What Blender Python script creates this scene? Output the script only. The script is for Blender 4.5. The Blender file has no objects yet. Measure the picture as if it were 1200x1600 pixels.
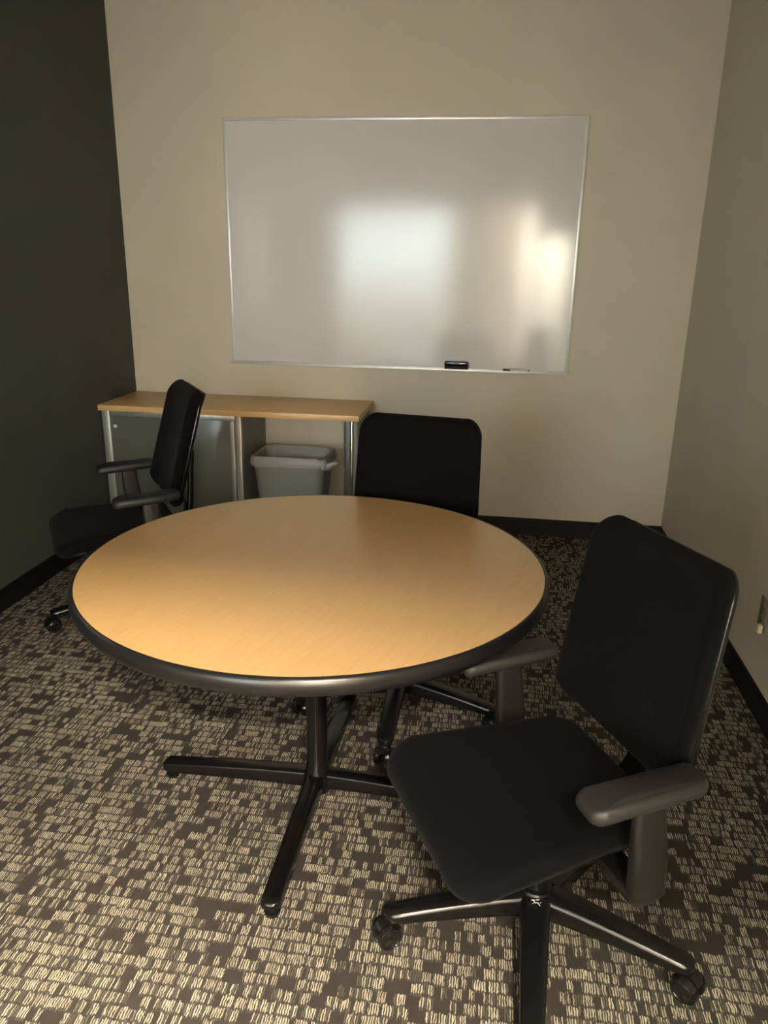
import bpy, bmesh, math, random
from mathutils import Vector, Matrix
random.seed(7)
PI = math.pi
C = bpy.context.scene.collection
sc = bpy.context.scene

# ------------------------------------------------------------------ camera
F_PX, PITCH, ROLL, YAW, CAM_H = 1205.9, 18.057, 0.994, -7.974, 1.498
y_, p_, r_ = map(math.radians, (YAW, PITCH, ROLL))
fw = Vector((math.sin(y_)*math.cos(p_), math.cos(y_)*math.cos(p_), -math.sin(p_)))
rt = Vector((math.cos(y_), -math.sin(y_), 0)); up = rt.cross(fw)
rt2 = math.cos(r_)*rt + math.sin(r_)*up
up2 = -math.sin(r_)*rt + math.cos(r_)*up
cd = bpy.data.cameras.new('camera'); cam = bpy.data.objects.new('camera', cd); C.objects.link(cam)
cd.sensor_fit = 'VERTICAL'; cd.sensor_height = 36; cd.lens = 36*F_PX/1600
cd.clip_start = .02; cd.clip_end = 60
m = Matrix((rt2, up2, -fw)).transposed().to_4x4(); m.translation = (0, 0, CAM_H)
cam.matrix_world = m
sc.camera = cam

# ------------------------------------------------------------------ world, exposure, window strengths
w = bpy.data.worlds.new('world'); sc.world = w; w.use_nodes = True
w.node_tree.nodes['Background'].inputs[0].default_value = (.8, .85, 1, 1)
w.node_tree.nodes['Background'].inputs[1].default_value = .2
sc.view_settings.view_transform = 'Standard'; sc.view_settings.look = 'None'
sc.view_settings.gamma = 1; sc.view_settings.use_curve_mapping = False
sc.view_settings.exposure = 0.33
WIN_COOL = ((.80, .91, 1.0), 9.6)      # daylight window on the far side of the corridor
LAMP_WARM = ((1.0, .86, .66), 1050.0)   # corridor ceiling lamp
WIN_WARM = ((1.0, .86, .70), 23.0)      # warm lit window opposite the doorway
WIN_SIDE = ((1.0, .90, .78), .22)

# ------------------------------------------------------------------ room numbers
XL, XR, YB, YF, ZC = -2.088, 0.9756, 4.295, -0.30, 2.75

# ------------------------------------------------------------------ materials
def mat(name, col, rough=.5, metal=0, spec=.5, coat=0, coat_r=.1, sheen=0, emit=None):
    m = bpy.data.materials.new(name); m.use_nodes = True
    b = m.node_tree.nodes['Principled BSDF']
    b.inputs['Base Color'].default_value = (*col, 1)
    b.inputs['Roughness'].default_value = rough
    b.inputs['Metallic'].default_value = metal
    b.inputs['Specular IOR Level'].default_value = spec
    b.inputs['Coat Weight'].default_value = coat
    b.inputs['Coat Roughness'].default_value = coat_r
    if sheen:
        b.inputs['Sheen Weight'].default_value = sheen
        b.inputs['Sheen Roughness'].default_value = .5
    if emit:
        b.inputs['Emission Color'].default_value = (*emit[0], 1)
        b.inputs['Emission Strength'].default_value = emit[1]
    return m
def N(m, t, **kw):
    n = m.node_tree.nodes.new(t)
    for k, v in kw.items(): setattr(n, k, v)
    return n
def L(m, a, b): m.node_tree.links.new(a, b)
def math_n(m, op, a, b=None, c=None, clamp=False):
    n = N(m, 'ShaderNodeMath', operation=op); n.use_clamp = clamp
    for i, v in enumerate((a, b, c)):
        if v is None: continue
        if isinstance(v, (int, float)): n.inputs[i].default_value = v
        else: L(m, v, n.inputs[i])
    return n.outputs[0]
def add_bump(m, scale, strength, dist=.001, detail=3, vec=None):
    b = m.node_tree.nodes['Principled BSDF']
    tc = N(m, 'ShaderNodeTexCoord'); nz = N(m, 'ShaderNodeTexNoise')
    nz.inputs['Scale'].default_value = scale; nz.inputs['Detail'].default_value = detail
    L(m, tc.outputs['Object'], nz.inputs['Vector'])
    bp = N(m, 'ShaderNodeBump'); bp.inputs['Strength'].default_value = strength
    bp.inputs['Distance'].default_value = dist
    L(m, nz.outputs['Fac'], bp.inputs['Height']); L(m, bp.outputs[0], b.inputs['Normal'])
def noisy_color(m, c1, c2, scale, stretch=(1, 1, 1), detail=4):
    b = m.node_tree.nodes['Principled BSDF']
    tc = N(m, 'ShaderNodeTexCoord'); mp = N(m, 'ShaderNodeMapping'); nz = N(m, 'ShaderNodeTexNoise')
    mp.inputs['Scale'].default_value = stretch
    nz.inputs['Scale'].default_value = scale; nz.inputs['Detail'].default_value = detail
    L(m, tc.outputs['Object'], mp.inputs[0]); L(m, mp.outputs[0], nz.inputs['Vector'])
    cr = N(m, 'ShaderNodeValToRGB')
    cr.color_ramp.elements[0].position = .3; cr.color_ramp.elements[0].color = (*c1, 1)
    cr.color_ramp.elements[1].position = .7; cr.color_ramp.elements[1].color = (*c2, 1)
    L(m, nz.outputs['Fac'], cr.inputs[0]); L(m, cr.outputs[0], b.inputs['Base Color'])

beige = mat('beige_wall_paint', (.60, .55, .45), .8, spec=.2)
noisy_color(beige, (.585, .53, .435), (.615, .56, .46), 3); add_bump(beige, 260, .25, .0015)
charcoal = mat('charcoal_wall_paint', (.062, .070, .064), .75, spec=.2)
noisy_color(charcoal, (.060, .068, .062), (.065, .073, .067), 3); add_bump(charcoal, 260, .25, .0015)
ceil_m = mat('ceiling_white', (.60, .58, .55), .9, spec=.1); add_bump(ceil_m, 120, .5, .003)
base_m = mat('black_rubber_base', (.004, .004, .004), .55, spec=.25); add_bump(base_m, 60, .05)
frame_w = mat('door_frame_metal', (.25, .24, .22), .5); add_bump(frame_w, 80, .05)

def emis(name, e, sky=False):
    m = mat(name, (.8, .8, .8), .3, emit=e)
    b = m.node_tree.nodes['Principled BSDF']
    tc = N(m, 'ShaderNodeTexCoord'); nz = N(m, 'ShaderNodeTexNoise'); nz.inputs['Scale'].default_value = 1.6
    L(m, tc.outputs['Object'], nz.inputs['Vector'])
    r = N(m, 'ShaderNodeMapRange'); r.inputs[1].default_value = .3; r.inputs[2].default_value = .7
    r.inputs[3].default_value = e[1]*.85; r.inputs[4].default_value = e[1]*1.15
    L(m, nz.outputs['Fac'], r.inputs[0])
    if sky:                                    # brighter sky above, darker ground outside below
        sp = N(m, 'ShaderNodeSeparateXYZ'); L(m, tc.outputs['Object'], sp.inputs[0])
        g = N(m, 'ShaderNodeMapRange'); g.interpolation_type = 'SMOOTHSTEP'
        for i_, v_ in ((1, .25), (2, 1.35), (3, .30), (4, 1.35)): g.inputs[i_].default_value = v_
        L(m, sp.outputs[2], g.inputs[0]); L(m, math_n(m, 'MULTIPLY', r.outputs[0], g.outputs[0]), b.inputs['Emission Strength'])
    else: L(m, r.outputs[0], b.inputs['Emission Strength'])
    return m
cool_pane = emis('daylit_pane', WIN_COOL, True); lamp_m = emis('lit_diffuser', LAMP_WARM); warm_pane = emis('warm_pane', WIN_WARM, True); side_pane = emis('dim_pane', WIN_SIDE)

def carpet():
    m = mat('patterned_carpet', (.2, .17, .12), .95, spec=.05)
    b = m.node_tree.nodes['Principled BSDF']
    tc = N(m, 'ShaderNodeTexCoord'); sp = N(m, 'ShaderNodeSeparateXYZ'); L(m, tc.outputs['Object'], sp.inputs[0])
    X, Y = sp.outputs[0], sp.outputs[1]
    def noise(sx, sy, detail=2, off=0):
        cb = N(m, 'ShaderNodeCombineXYZ')
        L(m, math_n(m, 'MULTIPLY', X, sx), cb.inputs[0]); L(m, math_n(m, 'MULTIPLY', Y, sy), cb.inputs[1])
        cb.inputs[2].default_value = off
        nz = N(m, 'ShaderNodeTexNoise'); nz.inputs['Scale'].default_value = 1; nz.inputs['Detail'].default_value = detail
        L(m, cb.outputs[0], nz.inputs['Vector']); return nz.outputs['Fac']
    wob = math_n(m, 'MULTIPLY', math_n(m, 'SUBTRACT', noise(170, 12, 2, 5), .5), .75)
    row_c = math_n(m, 'ADD', math_n(m, 'DIVIDE', Y, .0305), wob)
    row = math_n(m, 'FLOOR', row_c); fr = math_n(m, 'FRACT', row_c)
    def white(a, bb):
        cb = N(m, 'ShaderNodeCombineXYZ'); L(m, a, cb.inputs[0])
        L(m, bb, cb.inputs[1]) if not isinstance(bb, (int, float)) else None
        wn = N(m, 'ShaderNodeTexWhiteNoise', noise_dimensions='2D'); L(m, cb.outputs[0], wn.inputs['Vector']); return wn.outputs['Value']
    shift = white(row, 0.0)
    colc = math_n(m, 'ADD', math_n(m, 'DIVIDE', X, .030), math_n(m, 'MULTIPLY', math_n(m, 'FLOOR', math_n(m, 'MULTIPLY', shift, 3)), .333))
    col = math_n(m, 'FLOOR', colc); fc = math_n(m, 'FRACT', colc)
    rnd = white(col, row)
    dark = math_n(m, 'LESS_THAN', rnd, .15)                 # plain brown squares
    half = math_n(m, 'LESS_THAN', white(math_n(m, 'ADD', col, 91.3), row), .22)
    hmask = math_n(m, 'MULTIPLY', half, math_n(m, 'GREATER_THAN', fc, .62))
    gap_r = math_n(m, 'MULTIPLY', math_n(m, 'LESS_THAN', fr, math_n(m, 'MULTIPLY', noise(20, 25, 2, 2), .42)), .85)
    gap_c = math_n(m, 'MULTIPLY', math_n(m, 'LESS_THAN', fc, .16), math_n(m, 'GREATER_THAN', rnd, .55))
    # loops of light yarn running along the length of the room
    ph = math_n(m, 'ADD', math_n(m, 'DIVIDE', X, .0054), math_n(m, 'MULTIPLY', noise(60, 90, 2), 1.3))
    st = math_n(m, 'SINE', math_n(m, 'MULTIPLY', ph, 2*PI))
    st = math_n(m, 'ADD', math_n(m, 'MULTIPLY', st, .9), math_n(m, 'MULTIPLY', math_n(m, 'SUBTRACT', noise(260, 50, 3, 3), .45), 4.2))
    tuft = white(math_n(m, 'FLOOR', ph), row)                  # some loops stand lower and read dark
    yarn = math_n(m, 'MULTIPLY_ADD', st, 1.1, .38, clamp=True)
    yarn = math_n(m, 'MULTIPLY', yarn, math_n(m, 'MULTIPLY_ADD', math_n(m, 'LESS_THAN', tuft, .24), -.8, 1.0))
    yarn = math_n(m, 'MULTIPLY', yarn, math_n(m, 'MULTIPLY_ADD', tuft, .35, .72))
    block = math_n(m, 'MULTIPLY', math_n(m, 'SUBTRACT', 1, dark), math_n(m, 'SUBTRACT', 1, hmask))
    block = math_n(m, 'MULTIPLY', block, math_n(m, 'SUBTRACT', 1, gap_r))
    block = math_n(m, 'MULTIPLY', block, math_n(m, 'SUBTRACT', 1, gap_c))
    lv = math_n(m, 'MULTIPLY_ADD', white(math_n(m, 'ADD', col, 17.7), row), .35, .65)
    fac = math_n(m, 'MULTIPLY', math_n(m, 'MULTIPLY', block, yarn), lv)
    mx = N(m, 'ShaderNodeMix', data_type='RGBA')
    L(m, fac, mx.inputs[0])
    # ground yarn slightly mottled brown/mauve
    gm = N(m, 'ShaderNodeMix', data_type='RGBA'); L(m, noise(35, 35, 3, 9), gm.inputs[0])
    gm.inputs[6].default_value = (.027, .0225, .020, 1); gm.inputs[7].default_value = (.040, .034, .031, 1)
    L(m, gm.outputs[2], mx.inputs[6]); mx.inputs[7].default_value = (.41, .37, .285, 1)
    L(m, mx.outputs[2], b.inputs['Base Color'])
    bp = N(m, 'ShaderNodeBump'); bp.inputs['Strength'].default_value = .6; bp.inputs['Distance'].default_value = .002
    L(m, math_n(m, 'ADD', fac, math_n(m, 'MULTIPLY', noise(600, 600, 2), .3)), bp.inputs['Height']); L(m, bp.outputs[0], b.inputs['Normal'])
    return m
carpet_m = carpet()

def wood(name, c1, c2, rough, rot=0, coat=.0):
    m = mat(name, c1, rough, coat=coat, coat_r=.25)
    b = m.node_tree.nodes['Principled BSDF']
    tc = N(m, 'ShaderNodeTexCoord'); mp = N(m, 'ShaderNodeMapping'); mp.inputs['Rotation'].default_value = (0, 0, rot)
    mp2 = N(m, 'ShaderNodeMapping'); mp2.inputs['Scale'].default_value = (1, .07, 1)
    L(m, tc.outputs['Object'], mp.inputs[0]); L(m, mp.outputs[0], mp2.inputs[0])
    n1 = N(m, 'ShaderNodeTexNoise'); n1.inputs['Scale'].default_value = 12; n1.inputs['Detail'].default_value = 6; n1.inputs['Distortion'].default_value = .6
    n2 = N(m, 'ShaderNodeTexNoise'); n2.inputs['Scale'].default_value = 170; n2.inputs['Detail'].default_value = 3
    L(m, mp2.outputs[0], n1.inputs[0]); L(m, mp2.outputs[0], n2.inputs[0])
    rings = math_n(m, 'SINE', math_n(m, 'MULTIPLY', n1.outputs['Fac'], 60))
    f = math_n(m, 'ADD', math_n(m, 'MULTIPLY_ADD', rings, .10, .38), math_n(m, 'MULTIPLY', math_n(m, 'SUBTRACT', n2.outputs['Fac'], .5), 1.1))
    f = math_n(m, 'ADD', f, math_n(m, 'MULTIPLY', n1.outputs['Fac'], .25), clamp=True)
    mx = N(m, 'ShaderNodeMix', data_type='RGBA'); L(m, f, mx.inputs[0])
    mx.inputs[6].default_value = (*c1, 1); mx.inputs[7].default_value = (*c2, 1)
    L(m, mx.outputs[2], b.inputs['Base Color']); return m
table_wood = wood('maple_laminate', (.56, .345, .145), (.65, .42, .185), .34, rot=.28, coat=.5)
desk_wood = wood('maple_worktop', (.66, .41, .18), (.74, .48, .23), .35, rot=PI/2)

fabric = mat('black_fabric', (.0024, .0026, .0031), .9, spec=.07, sheen=.02); add_bump(fabric, 900, .5, .0008, 2)
plastic = mat('black_plastic', (.0045, .0045, .0045), .27, spec=.5); add_bump(plastic, 500, .03, .0002)
armpad = mat('soft_black_arm_pad', (.017, .0165, .0165), .48, spec=.5); add_bump(armpad, 400, .12, .0004)
gloss = mat('gloss_black_plastic', (.006, .006, .006), .16, spec=.5); add_bump(gloss, 20, .02)
enamel = mat('black_enamel', (.0035, .0035, .0035), .2, spec=.5); add_bump(enamel, 150, .02, .0002)
bumper_m = mat('black_vinyl_edge', (.006, .006, .0065), .3, spec=.5); add_bump(bumper_m, 200, .06, .0004)
alu = mat('brushed_aluminium', (.55, .54, .50), .38, metal=.75); noisy_color(alu, (.50, .49, .455), (.60, .59, .55), 40, (1, 1, .05))
alu_white = mat('pale_aluminium_frame', (.72, .71, .69), .35, metal=.35); noisy_color(alu_white, (.70, .69, .67), (.74, .73, .71), 30)
chrome = mat('chrome', (.75, .74, .70), .15, metal=1); add_bump(chrome, 30, .01)
frost = mat('frosted_grey_glass', (.105, .112, .095), .28, spec=.5, coat=.3, coat_r=.12); noisy_color(frost, (.102, .109, .092), (.108, .115, .098), 6)
steel_grey = mat('grey_cabinet_steel', (.20, .20, .18), .5); noisy_color(steel_grey, (.19, .19, .17), (.21, .21, .19), 8)
board_m = mat('whiteboard_enamel', (.63, .61, .60), .12, spec=.5); noisy_color(board_m, (.62, .60, .59), (.64, .625, .61), 2)
bb = board_m.node_tree.nodes['Principled BSDF']; bb.inputs['IOR'].default_value = 1.5
bin_m = mat('grey_bin_plastic', (.19, .20, .18), .5); add_bump(bin_m, 200, .1, .0005)
white_pl = mat('white_plastic', (.72, .70, .62), .35); add_bump(white_pl, 100, .03)
ivory = mat('ivory_outlet_plastic', (.70, .62, .42), .4); add_bump(ivory, 100, .03)
felt = mat('black_eraser_felt', (.012, .012, .012), .9); add_bump(felt, 700, .5)
ink_white = mat('white_emblem_ink', (.75, .75, .75), .5); add_bump(ink_white, 300, .02)
def liner_mat():
    m = mat('clear_bin_liner', (.62, .62, .58), .25, spec=.6)
    b = m.node_tree.nodes['Principled BSDF']; b.inputs['Alpha'].default_value = .55
    add_bump(m, 45, .8, .006, 5); return m
liner = liner_mat()

# ------------------------------------------------------------------ mesh helpers
def finish(name, bm, m, parent=None, angle=35):
    bmesh.ops.recalc_face_normals(bm, faces=bm.faces)
    me = bpy.data.meshes.new(name); bm.to_mesh(me); bm.free()
    ms = m if isinstance(m, (list, tuple)) else [m]
    for q in ms: me.materials.append(q)
    for p in me.polygons: p.use_smooth = True
    me.set_sharp_from_angle(angle=math.radians(angle))
    o = bpy.data.objects.new(name, me); C.objects.link(o)
    if parent: o.parent = parent
    return o
def box(bm, a, b, bev=0, seg=2, M=None):
    v = [bm.verts.new((x, y, z)) for x in (a[0], b[0]) for y in (a[1], b[1]) for z in (a[2], b[2])]
    fs = [bm.faces.new([v[i] for i in f]) for f in ((0,1,3,2),(4,6,7,5),(0,4,5,1),(2,3,7,6),(0,2,6,4),(1,5,7,3))]
    if bev:
        es = {e for f in fs for e in f.edges}
        r = bmesh.ops.bevel(bm, geom=list(es)+v, offset=bev, segments=seg, affect='EDGES', profile=.5)
        v = list({x for f in r['faces'] for x in f.verts} | {x for x in v if x.is_valid})
    if M: bmesh.ops.transform(bm, matrix=M, verts=[x for x in v if x.is_valid])
    return v
def loft(bm, rings, cap=True):
    R = [[bm.verts.new(p) for p in r] for r in rings]
    n = len(R[0])
    for a, b in zip(R, R[1:]):
        for i in range(n): bm.faces.new((a[i], a[(i+1) % n], b[(i+1) % n], b[i]))
    if cap: bm.faces.new(R[0][::-1]); bm.faces.new(R[-1])
    return R
def lathe(bm, prof, n=32, M=None, cap=True):
    rings = [[Vector((r*math.cos(2*PI*i/n), r*math.sin(2*PI*i/n), z)) for i in range(n)] for r, z in prof]
    if M: rings = [[M @ p for p in r] for r in rings]
    return loft(bm, rings, cap)
def rrect(a, b, r, n=6):
    r = max(min(r, a, b), 1e-4); pts = []
    for cx, cy, t0 in ((a-r, b-r, 0), (-a+r, b-r, PI/2), (-a+r, -b+r, PI), (a-r, -b+r, 1.5*PI)):
        for k in range(n+1):
            t = t0 + PI/2*k/n; pts.append((cx+r*math.cos(t), cy+r*math.sin(t)))
    return pts
def cushion(bm, a, b, r, th, edge, warp, n=8, crown=0., inner=9):
    """rounded-rectangle pad: half sizes a, b; corner radius r; half thickness th; rounded rim"""
    rings = []
    def side(sgn):
        out = []
        for k in range(inner):                       # centre -> rim
            s = (k+.6)/(inner+.2)
            P = rrect(a-edge, b-edge, max(r-edge, .01), n)
            out.append([(x*s, y*s, sgn*th + crown*(1-s*s)*(sgn > 0)) for x, y in P])
        for k in range(6):
            t = PI/2*k/5
            ins = edge*(1-math.sin(t)); z = sgn*th*math.cos(t)
            if k == 5 and sgn < 0: continue
            P = rrect(a-ins, b-ins, max(r-ins, .01), n)
            out.append([(x, y, z) for x, y in P])
        return out
    rings = side(1) + side(-1)[::-1]
    rings = [[warp(Vector(p)) for p in rr] for rr in rings]
    return loft(bm, rings)
def sweep(bm, path, prof_fn):
    """path: list of points; prof_fn(i) -> list of (side, up) offsets"""
    rings = []
    for i, p in enumerate(path):
        a = Vector(path[max(i-1, 0)]); b = Vector(path[min(i+1, len(path)-1)])
        t = (b-a).normalized()
        up0 = Vector((0, 0, 1)) if abs(t.z) < .97 else Vector((1, 0, 0))
        s = t.cross(up0).normalized(); u = s.cross(t)
        rings.append([Vector(p)+s*x+u*y for x, y in prof_fn(i)])
    loft(bm, rings)
def empty(name, loc, rz=0):
    o = bpy.data.objects.new(name, None); C.objects.link(o); o.location = loc; o.rotation_euler = (0, 0, rz)
    o.empty_display_size = .1; return o
def tag(o, label=None, cat=None, group=None, kind=None):
    for k, v in (('label', label), ('category', cat), ('group', group), ('kind', kind)):
        if v: o[k] = v
    return o
def struct(name, boxes, m, parent=None, bev=0):
    bm = bmesh.new()
    for a, b in boxes: box(bm, a, b, bev)
    o = finish(name, bm, m, parent)
    if not parent: o['kind'] = 'structure'
    return o

# ------------------------------------------------------------------ room shell
T = .12
YC = -2.40                            # far wall of the corridor behind the camera
struct('floor', [((XL-T, YF-T, -.1), (XR+T, YB+T, 0))], carpet_m)
struct('ceiling', [((XL-T, YF-T, ZC), (XR+T, YB+T, ZC+.1))], ceil_m)
struct('wall_back', [((XL, YB, 0), (XR, YB+T, ZC))], beige)
struct('wall_right', [((XR, YF-T, 0), (XR+T, YB+T, ZC))], beige)
W1 = (-1.98, -.29, .08, 2.10)         # glazed panel in the front wall
W2 = (-.25, .36, 0.0, 2.12)           # open doorway the photographer stands in
W3 = (1.20, 2.28, 1.08, 2.0)          # dim window in the left wall (y0,y1,z0,z1)
struct('wall_left', [((XL-T, YF-T, 0), (XL, W3[0], ZC)), ((XL-T, W3[1], 0), (XL, YB+T, ZC)),
                     ((XL-T, W3[0], 0), (XL, W3[1], W3[2])), ((XL-T, W3[0], W3[3]), (XL, W3[1], ZC))], charcoal)
WS = (.74, 1.80)                      # glass side light beside the doorway: right edge, head height lowered to block steep lamp light
struct('wall_front', [((XL, YF-T, 0), (W1[0], YF, ZC)), ((W1[0], YF-T, 0), (W1[1], YF, W1[2])), ((W1[0], YF-T, W1[3]), (W1[1], YF, ZC)),
                      ((W1[1], YF-T, 0), (W2[0], YF, ZC)), ((W2[0], YF-T, W2[3]), (W2[1], YF, ZC)), ((W2[1], YF-T, WS[1]), (WS[0], YF, ZC)), ((WS[0], YF-T, 0), (XR, YF, ZC))], beige)
# the corridor beyond the glazed front, where the lamps are on
CXL, CXR = -3.6, 2.0
struct('floor_corridor', [((CXL, YC, -.1), (CXR, YF-T-.001, 0))], carpet_m)
struct('ceiling_corridor', [((CXL, YC, ZC), (CXR, YF-T-.001, ZC+.1))], ceil_m)
W5 = (-2.25, -.66, .30, 2.20)
W6 = (.24, .98, .30, 2.22)
struct('wall_corridor', [((CXL, YC-T, 0), (W5[0], YC, ZC)), ((W5[0], YC-T, 0), (W5[1], YC, W5[2])), ((W5[0], YC-T, W5[3]), (W5[1], YC, ZC)), ((W5[1], YC-T, 0), (W6[0], YC, ZC)), ((W6[0], YC-T, 0), (W6[1], YC, W6[2])), ((W6[0], YC-T, W6[3]), (W6[1], YC, ZC)), ((W6[1], YC-T, 0), (CXR, YC, ZC)),
                         ((CXL-T, YC-T, 0), (CXL, YF-T, ZC)), ((CXR, YC-T, 0), (CXR+T, YF-T, ZC)),
                         ((CXL, YF-T-.1, 0), (XL-T, YF-T-.001, ZC)), ((XR+T, YF-T-.1, 0), (CXR, YF-T-.001, ZC))], beige)
glass = bpy.data.materials.new('clear_glazing'); glass.use_nodes = True
nt = glass.node_tree; nt.nodes.remove(nt.nodes['Principled BSDF'])
tr_ = nt.nodes.new('ShaderNodeBsdfTransparent'); gl_ = nt.nodes.new('ShaderNodeBsdfGlossy'); mxs = nt.nodes.new('ShaderNodeMixShader')
tr_.inputs[0].default_value = (.93, .96, .94, 1); gl_.inputs['Roughness'].default_value = .02
mxs.inputs[0].default_value = .05; nt.links.new(tr_.outputs[0], mxs.inputs[1]); nt.links.new(gl_.outputs[0], mxs.inputs[2])
nt.links.new(mxs.outputs[0], nt.nodes['Material Output'].inputs[0])
def window(name, a, b, axis, pane):
    """a, b: opening corners (3D) in the wall; frame round the rim and a pane"""
    o = empty(name, ((a[0]+b[0])/2, (a[1]+b[1])/2, a[2])); o['kind'] = 'structure'
    inv = Vector(o.location)
    def S(nm, bs, mm, bev=0):
        return struct(nm, [(Vector(p)-inv, Vector(q)-inv) for p, q in bs], mm, o, bev)
    f = .035
    if axis == 'y':
        S('window_frame', [((a[0], a[1], a[2]), (a[0]+f, b[1], b[2])), ((b[0]-f, a[1], a[2]), (b[0], b[1], b[2])),
                           ((a[0]+f, a[1], a[2]), (b[0]-f, b[1], a[2]+f)), ((a[0]+f, a[1], b[2]-f), (b[0]-f, b[1], b[2]))], frame_w)
        ym = (a[1]+b[1])/2
        S('window_pane', [((a[0]+f, ym-.004, a[2]+f), (b[0]-f, ym+.004, b[2]-f))], pane)
    else:
        S('window_frame', [((a[0], a[1], a[2]), (b[0], a[1]+f, b[2])), ((a[0], b[1]-f, a[2]), (b[0], b[1], b[2])),
                           ((a[0], a[1]+f, a[2]), (b[0], b[1]-f, a[2]+f)), ((a[0], a[1]+f, b[2]-f), (b[0], b[1]-f, b[2]))], frame_w)
        xm = (a[0]+b[0])/2
        S('window_pane', [((xm-.006, a[1]+f, a[2]+f), (xm+.006, b[1]-f, b[2]-f))], pane)
    return o
window('window_1', (W1[0], YF-.10, W1[2]), (W1[1], YF-.01, W1[3]), 'y', glass)
window('window_5', (W2[1]+.005, YF-.10, .02), (WS[0], YF-.01, WS[1]), 'y', glass)
window('window_2', (W5[0], YC-.10, W5[2]), (W5[1], YC-.01, W5[3]), 'y', cool_pane)
window('window_4', (W6[0], YC-.10, W6[2]), (W6[1], YC-.01, W6[3]), 'y', warm_pane)
window('window_3', (XL-.10, W3[0], W3[2]), (XL-.01, W3[1], W3[3]), 'x', side_pane)
struct('trim_1', [((W2[0], YF-T-.01, 0), (W2[0]+.03, YF+.01, W2[3])), ((W2[1]-.03, YF-T-.01, 0), (W2[1]+.004, YF+.01, W2[3])), ((W2[0]+.03, YF-T-.01, W2[3]-.03), (W2[1]-.03, YF+.01, W2[3]))], frame_w)
def ceiling_lamp(x, y, lx, ly, label):
    o = tag(empty('ceiling_light', (x, y, ZC)), label, 'ceiling light')
    bm = bmesh.new()
    box(bm, (-lx/2-.03, -ly/2-.03, -.03), (-lx/2, ly/2+.03, 0)); box(bm, (lx/2, -ly/2-.03, -.03), (lx/2+.03, ly/2+.03, 0))
    box(bm, (-lx/2, -ly/2-.03, -.03), (lx/2, -ly/2, 0)); box(bm, (-lx/2, ly/2, -.03), (lx/2, ly/2+.03, 0))
    finish('frame', bm, frame_w, o)
    bm = bmesh.new(); box(bm, (-lx/2, -ly/2, -.022), (lx/2, ly/2, -.016)); finish('diffuser', bm, lamp_m, o)
ceiling_lamp(.58, -.96, .66, .28, 'lit ceiling lamp in the corridor nearest the glazed front')
ceiling_lamp(.58, -1.40, .66, .24, 'lit ceiling lamp in the corridor farther from the glazed front')

BH, BT = .10, .008
struct('baseboard_back', [((XL+BT, YB-BT, 0), (XR-BT, YB, BH))], base_m)
struct('baseboard_left', [((XL, YF, 0), (XL+BT, YB, BH))], base_m)
struct('baseboard_right', [((XR-BT, YF, 0), (XR, YB, BH))], base_m)

# ------------------------------------------------------------------ whiteboard
BX0, BX1, BZ0, BZ1 = -1.4846, .3833, .9309, 2.1893
wb = tag(empty('whiteboard', ((BX0+BX1)/2, YB, BZ0)), 'large blank glossy whiteboard with thin pale aluminium frame on the beige back wall', 'whiteboard')
hw, H = (BX1-BX0)/2, BZ1-BZ0
bm = bmesh.new(); box(bm, (-hw+.006, -.014, .006), (hw-.006, 0, H-.006)); finish('writing_surface', bm, board_m, wb)
bm = bmesh.new(); f = .016
box(bm, (-hw, -.020, 0), (-hw+f, 0, H), .002); box(bm, (hw-f, -.020, 0), (hw, 0, H), .002)
box(bm, (-hw+f, -.020, H-f), (hw-f, 0, H), .002); box(bm, (-hw+f, -.020, 0), (hw-f, 0, .013), .002)
finish('frame', bm, alu_white, wb)
bm = bmesh.new()                                   # shallow marker rail
box(bm, (-hw+.002, -.062, 0), (hw-.002, -.020, .006), .0015)
box(bm, (-hw+.002, -.064, 0), (hw-.002, -.060, .012), .0012)
finish('marker_tray', bm, alu_white, wb)
TZ = BZ0 + .0062
er = tag(empty('whiteboard_eraser', (-.212, YB-.040, TZ)), 'black felt eraser block resting on the whiteboard tray', 'eraser')
bm = bmesh.new(); box(bm, (-.064, -.018, .0), (.064, .018, .022), .003); finish('felt_pad', bm, felt, er)
bm = bmesh.new(); box(bm, (-.065, -.019, .0222), (.065, .019, .046), .006, 3); box(bm, (-.045, -.0215, .031), (.045, -.0185, .035), .001); finish('grip', bm, gloss, er)
mk = tag(empty('dry_erase_marker', (.105, YB-.042, TZ+.0075)), 'white dry erase marker with black cap lying on the whiteboard tray', 'marker')
RX = Matrix.Rotation(PI/2, 4, 'Y')
bm = bmesh.new(); lathe(bm, [(.0055, -.028), (.0072, -.025), (.0072, .066), (.0055, .068)], 20, RX); finish('barrel', bm, white_pl, mk)
bm = bmesh.new(); lathe(bm, [(.0055, -.066), (.0074, -.062), (.0074, -.0285), (.0068, -.0282)], 20, RX); finish('cap', bm, gloss, mk)
bm = bmesh.new(); lathe(bm, [(.0072, .0682), (.0072, .073), (.004, .074)], 20, RX); finish('end_plug', bm, gloss, mk)

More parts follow.
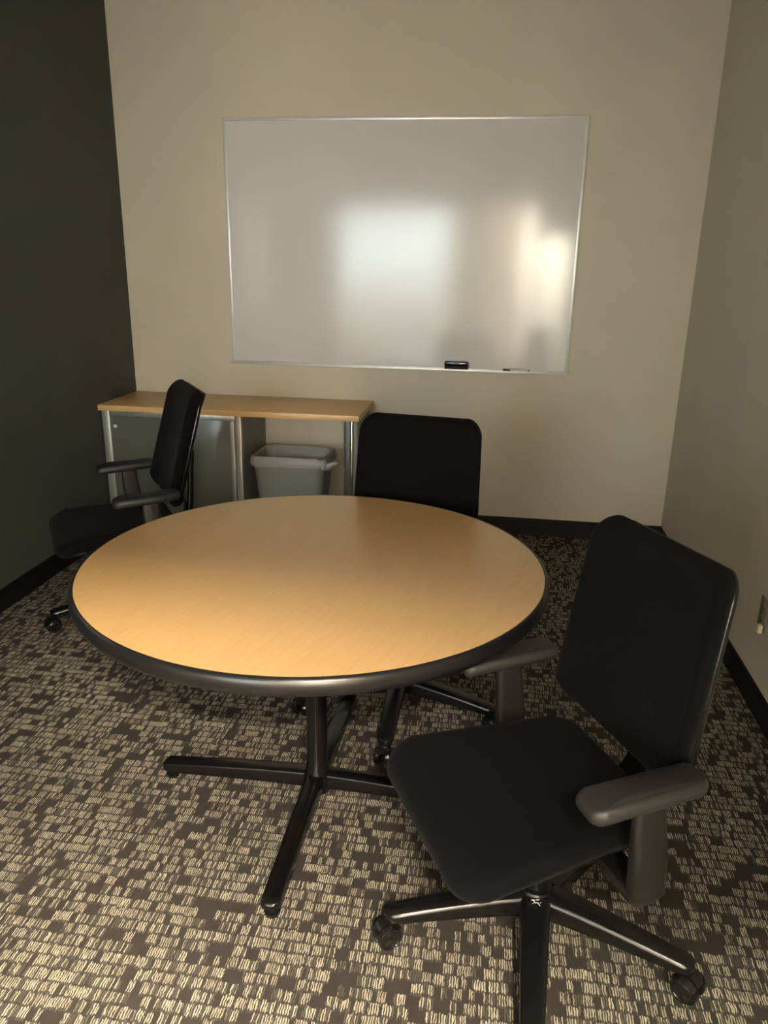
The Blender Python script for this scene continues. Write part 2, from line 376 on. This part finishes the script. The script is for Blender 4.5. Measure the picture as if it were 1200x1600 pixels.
# ------------------------------------------------------------------ worktop and cabinet below
CX1, CY0, CH = -.6733, YB-.4725, .7423
bm = bmesh.new(); box(bm, (XL+.001, CY0, CH-.030), (CX1, YB-.001, CH), .0015)
tag(finish('worktop', bm, desk_wood), 'long maple worktop along the back wall, over the grey cabinet and the bin', 'worktop')
cab = tag(empty('storage_cabinet', (-1.70, CY0+.02, 0)), 'low cabinet with frosted grey glass front and aluminium frame under the left of the worktop', 'cabinet')
x0, x1, D, ht = XL+.010+1.70, -1.305+1.70, YB-.012-CY0-.02, CH-.0305
fz = .028
bm = bmesh.new()
box(bm, (x0, .03, .06), (x0+.018, D, ht)); box(bm, (x1-.018, .03, .06), (x1, D, ht)); box(bm, (x0+.018, .03, .06), (x1-.018, D, .078))
box(bm, (x0+.018, D-.012, .078), (x1-.018, D, ht)); box(bm, (x0+.018, .03, ht-.018), (x1-.018, D-.012, ht)); box(bm, (x0+.03, .06, 0), (x1-.03, D-.03, .06))
finish('body', bm, steel_grey, cab)
bm = bmesh.new()
box(bm, (x0, 0, .03), (x0+.042, .0295, ht), .002); box(bm, (x1-.034, 0, .03), (x1, .0295, ht), .002)
box(bm, (x0+.042, 0, ht-.030), (x1-.034, .0295, ht), .002); box(bm, (x0+.042, 0, .03), (x1-.034, .0295, .06), .002)
finish('face_frame', bm, alu, cab)
bm = bmesh.new(); box(bm, (x0+.0425, .006, .0605), (x1-.0345, .016, ht-.0305), .001); dr = finish('door', bm, frost, cab)
bm = bmesh.new(); box(bm, (x1-.062, .0015, .062), (x1-.040, .0055, ht-.032), .001); finish('edge_strip', bm, alu, dr)
bm = bmesh.new(); lathe(bm, [(.009, 0), (.010, .002), (.010, .007), (.008, .009)], 20, Matrix.Translation((x0+.072, .006, ht-.085)) @ Matrix.Rotation(PI/2, 4, 'X')); finish('lock', bm, white_pl, dr)
# end support of the worktop
en = tag(empty('worktop_support_panel', (-.72, CY0+.02, 0)), 'dark end panel with bright metal post holding up the right end of the worktop', 'support panel')
bm = bmesh.new(); box(bm, (-.034, .0, 0), (-.002, .40, CH-.0305), .001); finish('panel', bm, mat('dark_grey_laminate', (.05, .055, .05), .4), en)
bm = bmesh.new(); box(bm, (-.0018, -.004, 0), (.014, .022, CH-.0305), .006, 4); finish('post', bm, chrome, en)
bm = bmesh.new(); box(bm, (.0145, .004, 0), (.036, .40, CH-.0305), .004, 3); finish('side_cover', bm, steel_grey, en)

# ------------------------------------------------------------------ waste bin with liner
wbn = tag(empty('waste_bin', (-1.06, 3.985, 0)), 'grey rectangular waste bin under the worktop', 'waste bin')
def tub(bm, z0, a0, b0, z1, a1, b1, r, th, n=8):
    rr = []
    for t in (0, .25, .5, .75, 1):
        rr.append([(x, y, z0+(z1-z0)*t) for x, y in rrect(a0+(a1-a0)*t, b0+(b1-b0)*t, r, n)])
    rr.append([(x, y, z1) for x, y in rrect(a1+.008, b1+.008, r+.008, n)])
    rr.append([(x, y, z1+.012) for x, y in rrect(a1+.008, b1+.008, r+.008, n)])
    rr.append([(x, y, z1+.012) for x, y in rrect(a1-th, b1-th, r, n)])
    for t in (1, .5, .02):
        rr.append([(x, y, z0+.006+(z1-z0)*t) for x, y in rrect(a0+(a1-a0)*t-th, b0+(b1-b0)*t-th, r, n)])
    loft(bm, rr)
bm = bmesh.new(); tub(bm, 0, .150, .105, .475, .196, .137, .04, .004); finish('tub', bm, bin_m, wbn)
ln = bmesh.new(); rg = []
rnd = random.Random(3)
def lring(a, b, z, jit, n=14, dz=0.0, ph=0):
    P = rrect(a, b, .045, n); out = []
    for i, (x, y) in enumerate(P):
        q = math.sin(i*1.7+ph)*.5+math.sin(i*.61+ph*2)*.5+rnd.uniform(-.4, .4)
        out.append((x*(1+jit*q), y*(1+jit*q), z+dz*q))
    return out
rg.append(lring(.120, .078, .012, .004)); rg.append(lring(.135, .092, .12, .004)); rg.append(lring(.172, .116, .36, .004)); rg.append(lring(.180, .122, .44, .004)); rg.append(lring(.186, .128, .492, .002))
rg.append(lring(.200, .141, .499, .004, dz=.003)); rg.append(lring(.2075, .148, .492, .005, dz=.003)); rg.append(lring(.211, .151, .474, .008, dz=.005, ph=1)); rg.append(lring(.212, .153, .452, .014, dz=.012, ph=2)); rg.append(lring(.207, .148, .446, .012, dz=.012, ph=2))
loft(ln, rg, cap=False)
# gathered knot of the bag at the right front corner
kn = []
for k, (dx, s, z) in enumerate(((.0, .022, .452), (.02, .026, .456), (.04, .020, .466), (.058, .012, .474), (.068, .016, .478), (.076, .003, .480))):
    kn.append([Vector((.196+dx, -.10+s*math.cos(t)*1.0, z+s*.8*math.sin(t)*(1+.25*math.sin(3*t)))) for t in [2*PI*i/14 for i in range(14)]])
loft(ln, kn)
tag(finish('bin_liner', ln, liner, None, 60), 'clear plastic liner folded over the rim of the grey waste bin', 'bin liner').location = (-1.06, 3.985, 0)

# ------------------------------------------------------------------ wall outlets
taupe = mat('taupe_outlet_plastic', (.22, .19, .14), .45); add_bump(taupe, 100, .03)
def outlet(loc, rz, label, pm):
    o = tag(empty('wall_outlet', loc, rz), label, 'outlet')
    bm = bmesh.new(); box(bm, (-.036, -.006, -.058), (.036, 0, .058), .003, 3); finish('cover_plate', bm, pm, o)
    for z in (-.021, .021):
        bm = bmesh.new(); lathe(bm, [(.0165, 0), (.0165, .0015)], 24, Matrix.Translation((0, -.006, z)) @ Matrix.Rotation(PI/2, 4, 'X'))
        s = finish('socket', bm, pm, o)
        bm = bmesh.new(); box(bm, (-.007, -.0082, z-.002), (-.005, -.0076, z+.007)); box(bm, (.005, -.0082, z-.002), (.007, -.0076, z+.006)); box(bm, (-.0022, -.0082, z-.010), (.0022, -.0076, z-.006))
        finish('slots', bm, gloss, s)
    return o
outlet((-.890, YB, .395), 0, 'small wall outlet behind the waste bin below the worktop', beige)
o = outlet((XR, 2.610, .350), -PI/2, 'taupe outlet plate with an ivory plug on the right wall near the photo edge', taupe)
bm = bmesh.new(); box(bm, (.012, -.024, -.060), (.036, -.0083, -.030), .003, 2); tag(finish('plug_adapter', bm, ivory), 'ivory plug adapter in the right wall outlet', 'plug')
pa = bpy.data.objects['plug_adapter']; pa.location = (XR, 2.610, .350); pa.rotation_euler = (0, 0, -PI/2)

# ------------------------------------------------------------------ round table
TX, TY, TR, TH = -.4451, 1.8682, .6014, .735
tb = tag(empty('round_table', (TX, TY, 0)), 'round maple-topped table with black edge and four-legged black base', 'table')
bm = bmesh.new(); lathe(bm, [(.001, TH-.028), (TR, TH-.028), (TR, TH-.0006), (TR-.0006, TH), (.001, TH)], 160)
finish('tabletop', bm, table_wood, tb)
bm = bmesh.new()
pr = [(TR-.02, TH-.0285), (TR+.0002, TH-.0285), (TR+.0002, TH-.001), (TR+.001, TH+.0002), (TR+.003, TH+.0002)]
for k in range(9):
    t = PI/2 - k*PI/8; pr.append((TR+.003+.010*math.cos(t), TH-.021+.021*math.sin(t)))
pr += [(TR-.004, TH-.045), (TR-.020, TH-.045)]
n = 160; rings = [[(r*math.cos(2*PI*i/n), r*math.sin(2*PI*i/n), z) for i in range(n)] for r, z in pr]
R = loft(bm, rings, cap=False)
for i in range(n): bm.faces.new((R[-1][i], R[-1][(i+1) % n], R[0][(i+1) % n], R[0][i]))
finish('edge_bumper', bm, bumper_m, tb, 50)
bm = bmesh.new(); lathe(bm, [(.030, .055), (.030, TH-.040)], 40); finish('column', bm, enamel, tb)
bm = bmesh.new()
lathe(bm, [(.062, TH-.050), (.062, TH-.0395)], 32)
for k in range(4):
    M = Matrix.Rotation(k*PI/2, 4, 'Z'); box(bm, (.03, -.016, TH-.062), (.36, .016, TH-.0395), .002, 1, M)
box(bm, (-.16, -.16, TH-.0395), (.16, .16, TH-.0285))
finish('mounting_plate', bm, enamel, tb)
FA = math.radians(179.0)
bm = bmesh.new(); lathe(bm, [(.034, .016), (.040, .020), (.041, .066), (.034, .082), (.0305, .115)], 40); finish('base_hub', bm, enamel, tb)
for k in range(4):
    a = FA + k*PI/2; bm = bmesh.new(); path = []; hs = []
    for i in range(13):
        t = i/12; r = .034 + (.455-.034)*t
        zt = .080 - .026*t**1.4                        # top slopes gently to the foot
        path.append(Vector((r, 0, zt))); hs.append((.0255-.0015*t, .044-.014*t))
    # rounded toe
    for q in (.35, .65, .85, .97):
        path.append(Vector((.455+.024*q, 0, .054-.012*(1-math.sqrt(1-q*q))))); hs.append(((.024)*math.sqrt(1-q*q)+.002, .024*math.sqrt(1-q*q)*.6+.008))
    rings = []
    for p, (hwid, dep) in zip(path, hs):
        c = min(.007, hwid*.4)
        prof = [(-hwid, -dep), (hwid, -dep), (hwid, -c), (hwid-c*.3, -c*.3), (hwid-c, 0), (-hwid+c, 0), (-hwid+c*.3, -c*.3), (-hwid, -c)]
        rings.append([Vector((p.x, s, p.z+u)) for s, u in prof])
    loft(bm, rings)
    bmesh.ops.transform(bm, matrix=Matrix.Rotation(a, 4, 'Z'), verts=bm.verts)
    lg = finish('leg', bm, enamel, tb)
    bm = bmesh.new(); lathe(bm, [(.019, 0), (.020, .003), (.020, .010), (.012, .012), (.010, .030)], 24, Matrix.Rotation(a, 4, 'Z') @ Matrix.Translation((.450, 0, 0))); finish('glide', bm, gloss, lg)

# ------------------------------------------------------------------ office chairs
def ss(t): t = max(0, min(1, t)); return t*t*(3-2*t)
def make_chair(loc, ang, spoke, zs, za, z0, zt, label, caster_rot, back_off=0.0, arm_x=.0, emblem=False, lean=.065):
    A = math.radians(ang); t = tag(empty('office_chair', (loc[0], loc[1], 0), A), label, 'chair', 'black office chairs around the round table')
    # seat cushion: narrower at the back, waterfall front edge
    def sw(p):
        x, y, z = p
        wd = 1.0 + .05*(x/.24) if x > 0 else 1.0 + .18*(x/.24)
        zz = z - .030*ss((x-.10)/.16)**1.3 + .012*(y/.24)**2
        return Vector((x+.068 - .018*(y/.24)**2*(x > 0), y*wd, zs-.030+zz))
    bm = bmesh.new(); cushion(bm, .250, .238, .072, .030, .032, sw, crown=.004); seat = finish('seat', bm, fabric, t, 60)
    def sp(p):
        q = sw(Vector((p.x, p.y, 0))); return Vector((q.x, q.y, q.z-.034+p.z))
    bm = bmesh.new(); cushion(bm, .225, .220, .09, .008, .008, sp); finish('seat_pan', bm, plastic, t, 60)
    # backrest
    zm, hh = (z0+zt)/2, (zt-z0)/2
    def prof(h):                                           # h in -1..1 up the back
        h = max(-1, min(1, h))
        return -.175 - lean*((h+1)/2)**1.5 - .03*(1-ss((h+1)/.9)) + back_off
    def bw(p, off=0):
        y, hz, d = p.x, p.y, p.z
        h = hz/hh
        wd = 1.0 + .075*math.cos((h+.5)*1.7) - .030*ss((h+.1)/1.1) - .13*ss((-h-.45)/.55)
        yy = y*wd
        return Vector((prof(h) + .055*(yy/.23)**2*(1-.3*h) + d - off, yy, zm + hz + .012*(1-(yy/.23)**2)*ss(h)))
    bm = bmesh.new(); cushion(bm, .230, hh, .052, .024, .024, lambda p: bw(p), n=10, inner=12, crown=.004); finish('backrest', bm, fabric, t, 60)
    bm = bmesh.new(); cushion(bm, .216, hh-.012, .048, .009, .009, lambda p: bw(p, .030), n=8); finish('back_shell', bm, plastic, t, 60)
    # rear spine from mechanism to back
    bm = bmesh.new()
    pts = [(-.06, zs-.105), (-.14, zs-.112), (-.205, zs-.09), (-.245, zs-.03), (-.255, zs+.05), (-.258+back_off, z0+.10), (-.268+back_off, z0+.20)]
    path = []
    for i in range(len(pts)-1):
        for k in range(3):
            q = k/3; path.append((pts[i][0]*(1-q)+pts[i+1][0]*q, 0, pts[i][1]*(1-q)+pts[i+1][1]*q))
    path.append((pts[-1][0], 0, pts[-1][1]))
    nP = len(path)
    sweep(bm, path, lambda i: rrect(.045-.012*i/nP, .014, .010, 3))
    finish('back_spine', bm, plastic, t, 50)
    # tilt mechanism and column
    bm = bmesh.new(); box(bm, (-.12, -.075, zs-.135), (.11, .075, zs-.074), .015, 3); mech = finish('tilt_mechanism', bm, plastic, t)
    bm = bmesh.new(); sweep(bm, [(.03, -.07, zs-.105), (.03, -.15, zs-.107), (.03, -.20, zs-.112), (.035, -.235, zs-.118)], lambda i: rrect(.012 if i > 1 else .006, .005, .004, 3)); finish('lever', bm, plastic, mech)
    bm = bmesh.new(); lathe(bm, [(.026, .09), (.026, .21), (.0145, .212), (.0145, zs-.13)], 28); finish('gas_column', bm, enamel, t)
    # arms
    for s in (1, -1):
        ya = .275
        def aw(p):
            x, y, z = p
            k = 1 - .22*ss((-x-.02)/.12) - .16*ss((x-.05)/.10)
            return Vector((x+arm_x+.012, s*(ya - .008*(x/.13)**2) + y*k, za-.014+z - .012*ss((x-.06)/.08) + .004*ss((-x-.05)/.08)))
        bm = bmesh.new(); cushion(bm, .128, .046, .026, .017, .013, aw, n=6, inner=4, crown=.003); arm = finish('armrest', bm, armpad, t, 50)
        bm = bmesh.new()
        ax = arm_x - .005
        path = [(ax+.005, s*(ya+.002), za-.026), (ax+.004, s*(ya+.004), za-.075), (ax-.004, s*(ya+.006), za-.15), (ax-.012, s*(ya+.004), zs-.085), (ax-.016, s*(ya-.006), zs-.118)]
        rings = []
        for i, p in enumerate(path):
            hx = (.034, .034, .037, .038, .026)[i]; hy = (.013, .015, .018, .018, .012)[i]
            rings.append([Vector((p[0]+x, p[1]+y, p[2])) for x, y in rrect(hx, hy, .012, 4)])
        rings[0] = [v.copy() for v in rings[0]]
        loft(bm, rings)
        finish('arm_post', bm, mat_post, arm, 50)
        bm = bmesh.new()
        box(bm, (ax-.04, min(s*.06, s*(ya-.005)), zs-.112), (ax+.02, max(s*.06, s*(ya-.005)), zs-.086), .006, 2)
        finish('arm_bracket', bm, plastic, arm)
    # five-star base
    hubz = .125
    bm = bmesh.new(); lathe(bm, [(.030, .062), (.040, .066), (.043, .115), (.036, .128), (.0265, .131)], 36); finish('base_hub', bm, plastic, t)
    for k in range(5):
        a = math.radians(spoke-ang+72*k); Rz = Matrix.Rotation(a, 4, 'Z'); rings = []
        for i in range(12):
            q = i/11; r = .036 + (.335-.036)*q
            zt_ = .122 - .030*q**1.3; wv = .036 - .011*q**.8; dp = .056-.026*q
            c = .006
            pr_ = [(-wv*.8, -dp), (wv*.8, -dp), (wv, -.014), (wv-.002, -.005), (wv-.008, 0.0), (-wv+.008, 0.0), (-wv+.002, -.005), (-wv, -.014)]
            rings.append([Vector((r, y, zt_+z)) for y, z in pr_])
        for q in (.5, .8, .97):
            f_ = math.sqrt(1-q*q); wv = .024*f_+.001; dp = .030
            pr_ = [(-wv*.8, -dp), (wv*.8, -dp), (wv, -.014), (wv*.95, -.006), (wv*.7, -.002-.003*q), (-wv*.7, -.002-.003*q), (-wv*.95, -.006), (-wv, -.014)]
            rings.append([Vector((.335+.020*q, y, .092+z)) for y, z in pr_])
        bm = bmesh.new(); loft(bm, rings); bmesh.ops.transform(bm, matrix=Rz, verts=bm.verts)
        leg = finish('base_leg', bm, plastic, t, 40)
        # twin-wheel caster, swivelled
        cr = math.radians(caster_rot[k]-ang)
        Mc = Matrix.Translation(Rz @ Vector((.332, 0, 0))) @ Matrix.Rotation(cr, 4, 'Z')
        bm = bmesh.new(); lathe(bm, [(.007, .045), (.007, .072)], 14, Mc)
        for sy in (-1, 1):
            Mw = Mc @ Matrix.Translation((.018, sy*.0085, .030)) @ Matrix.Rotation(-sy*PI/2, 4, 'X')
            lathe(bm, [(.020, 0), (.027, .0005), (.030, .004), (.030, .014), (.0275, .018), (.0225, .0195), (.0215, .0185), (.020, .0195), (.012, .0215), (.002, .0222)], 32, Mw)
        # hood between and over the wheels
        hood = []
        for i in range(9):
            q = PI*(.02+.75*i/8); hood.append([Mc @ Vector((.018-(rr)*math.cos(q), yy, .028+rr*math.sin(q))) for yy, rr in ((-.007, .012), (.007, .012), (.012, .0345), (-.012, .0345))])
        loft(bm, hood)
        finish('caster', bm, gloss, leg, 40)
        if emblem and k == 0:
            # small round maker's badge with a white line and hooked mark, on the root of the front leg
            Me = Rz @ Matrix.Translation((.052, 0, .1215)) @ Matrix.Rotation(math.radians(3), 4, 'Y')
            bm = bmesh.new(); lathe(bm, [(.0145, 0), (.0145, .0012), (.0135, .0018)], 36, Me); bd = finish('badge', bm, gloss, leg)
            bm = bmesh.new()
            def stroke(p, q, wd):
                a_, b_ = Vector(p), Vector(q); d_ = (b_-a_).normalized(); n_ = Vector((-d_.y, d_.x))*wd/2
                vs = [a_-n_, b_-n_, b_+n_, a_+n_]
                lo = [bm.verts.new(Me @ Vector((-v.y, v.x, .0017))) for v in vs]
                hi = [bm.verts.new(Me @ Vector((-v.y, v.x, .0022))) for v in vs]
                bm.faces.new(hi)
                for i in range(4): bm.faces.new((lo[i], lo[(i+1) % 4], hi[(i+1) % 4], hi[i]))
            # coordinates: x across, y away from hub is negative (towards the viewer)
            stroke((-.0100, .0052), (-.0018, .0072), .0018); stroke((.0004, .0076), (.0082, .0098), .0018)
            stroke((-.0052, .0052), (-.0016, -.0012), .0017); stroke((-.0016, -.0012), (.0042, .0012), .0017); stroke((.0042, .0012), (.0098, -.0072), .0017)
            stroke((-.0066, -.0040), (-.0050, -.0026), .0016); stroke((.0100, .0012), (.0114, .0026), .0016)
            finish('emblem', bm, ink_white, leg)
    return t
mat_post = mat('satin_black_arm_post', (.009, .0085, .008), .42); add_bump(mat_post, 300, .1, .0004)

make_chair((.165, 1.475), 207, -93, .430, .590, .480, .950, 'black office chair in the right foreground, its whole seat and base visible beside the table',
           [-80, -40, 60, 120, 215], back_off=-.015, arm_x=-.045, emblem=True)
make_chair((-.270, 2.385), 262, 270, .45, .65, .52, .990, 'black office chair pushed in behind the table, its backrest rising over the far table edge',
           [262, 330, 60, 120, 255])
make_chair((-1.50, 2.92), 214, 220, .45, .615, .52, .985, 'black office chair turned sideways at left between the dark wall and the table',
           [230, 290, 0, 70, 150], back_off=-.005, lean=.125, arm_x=-.05)
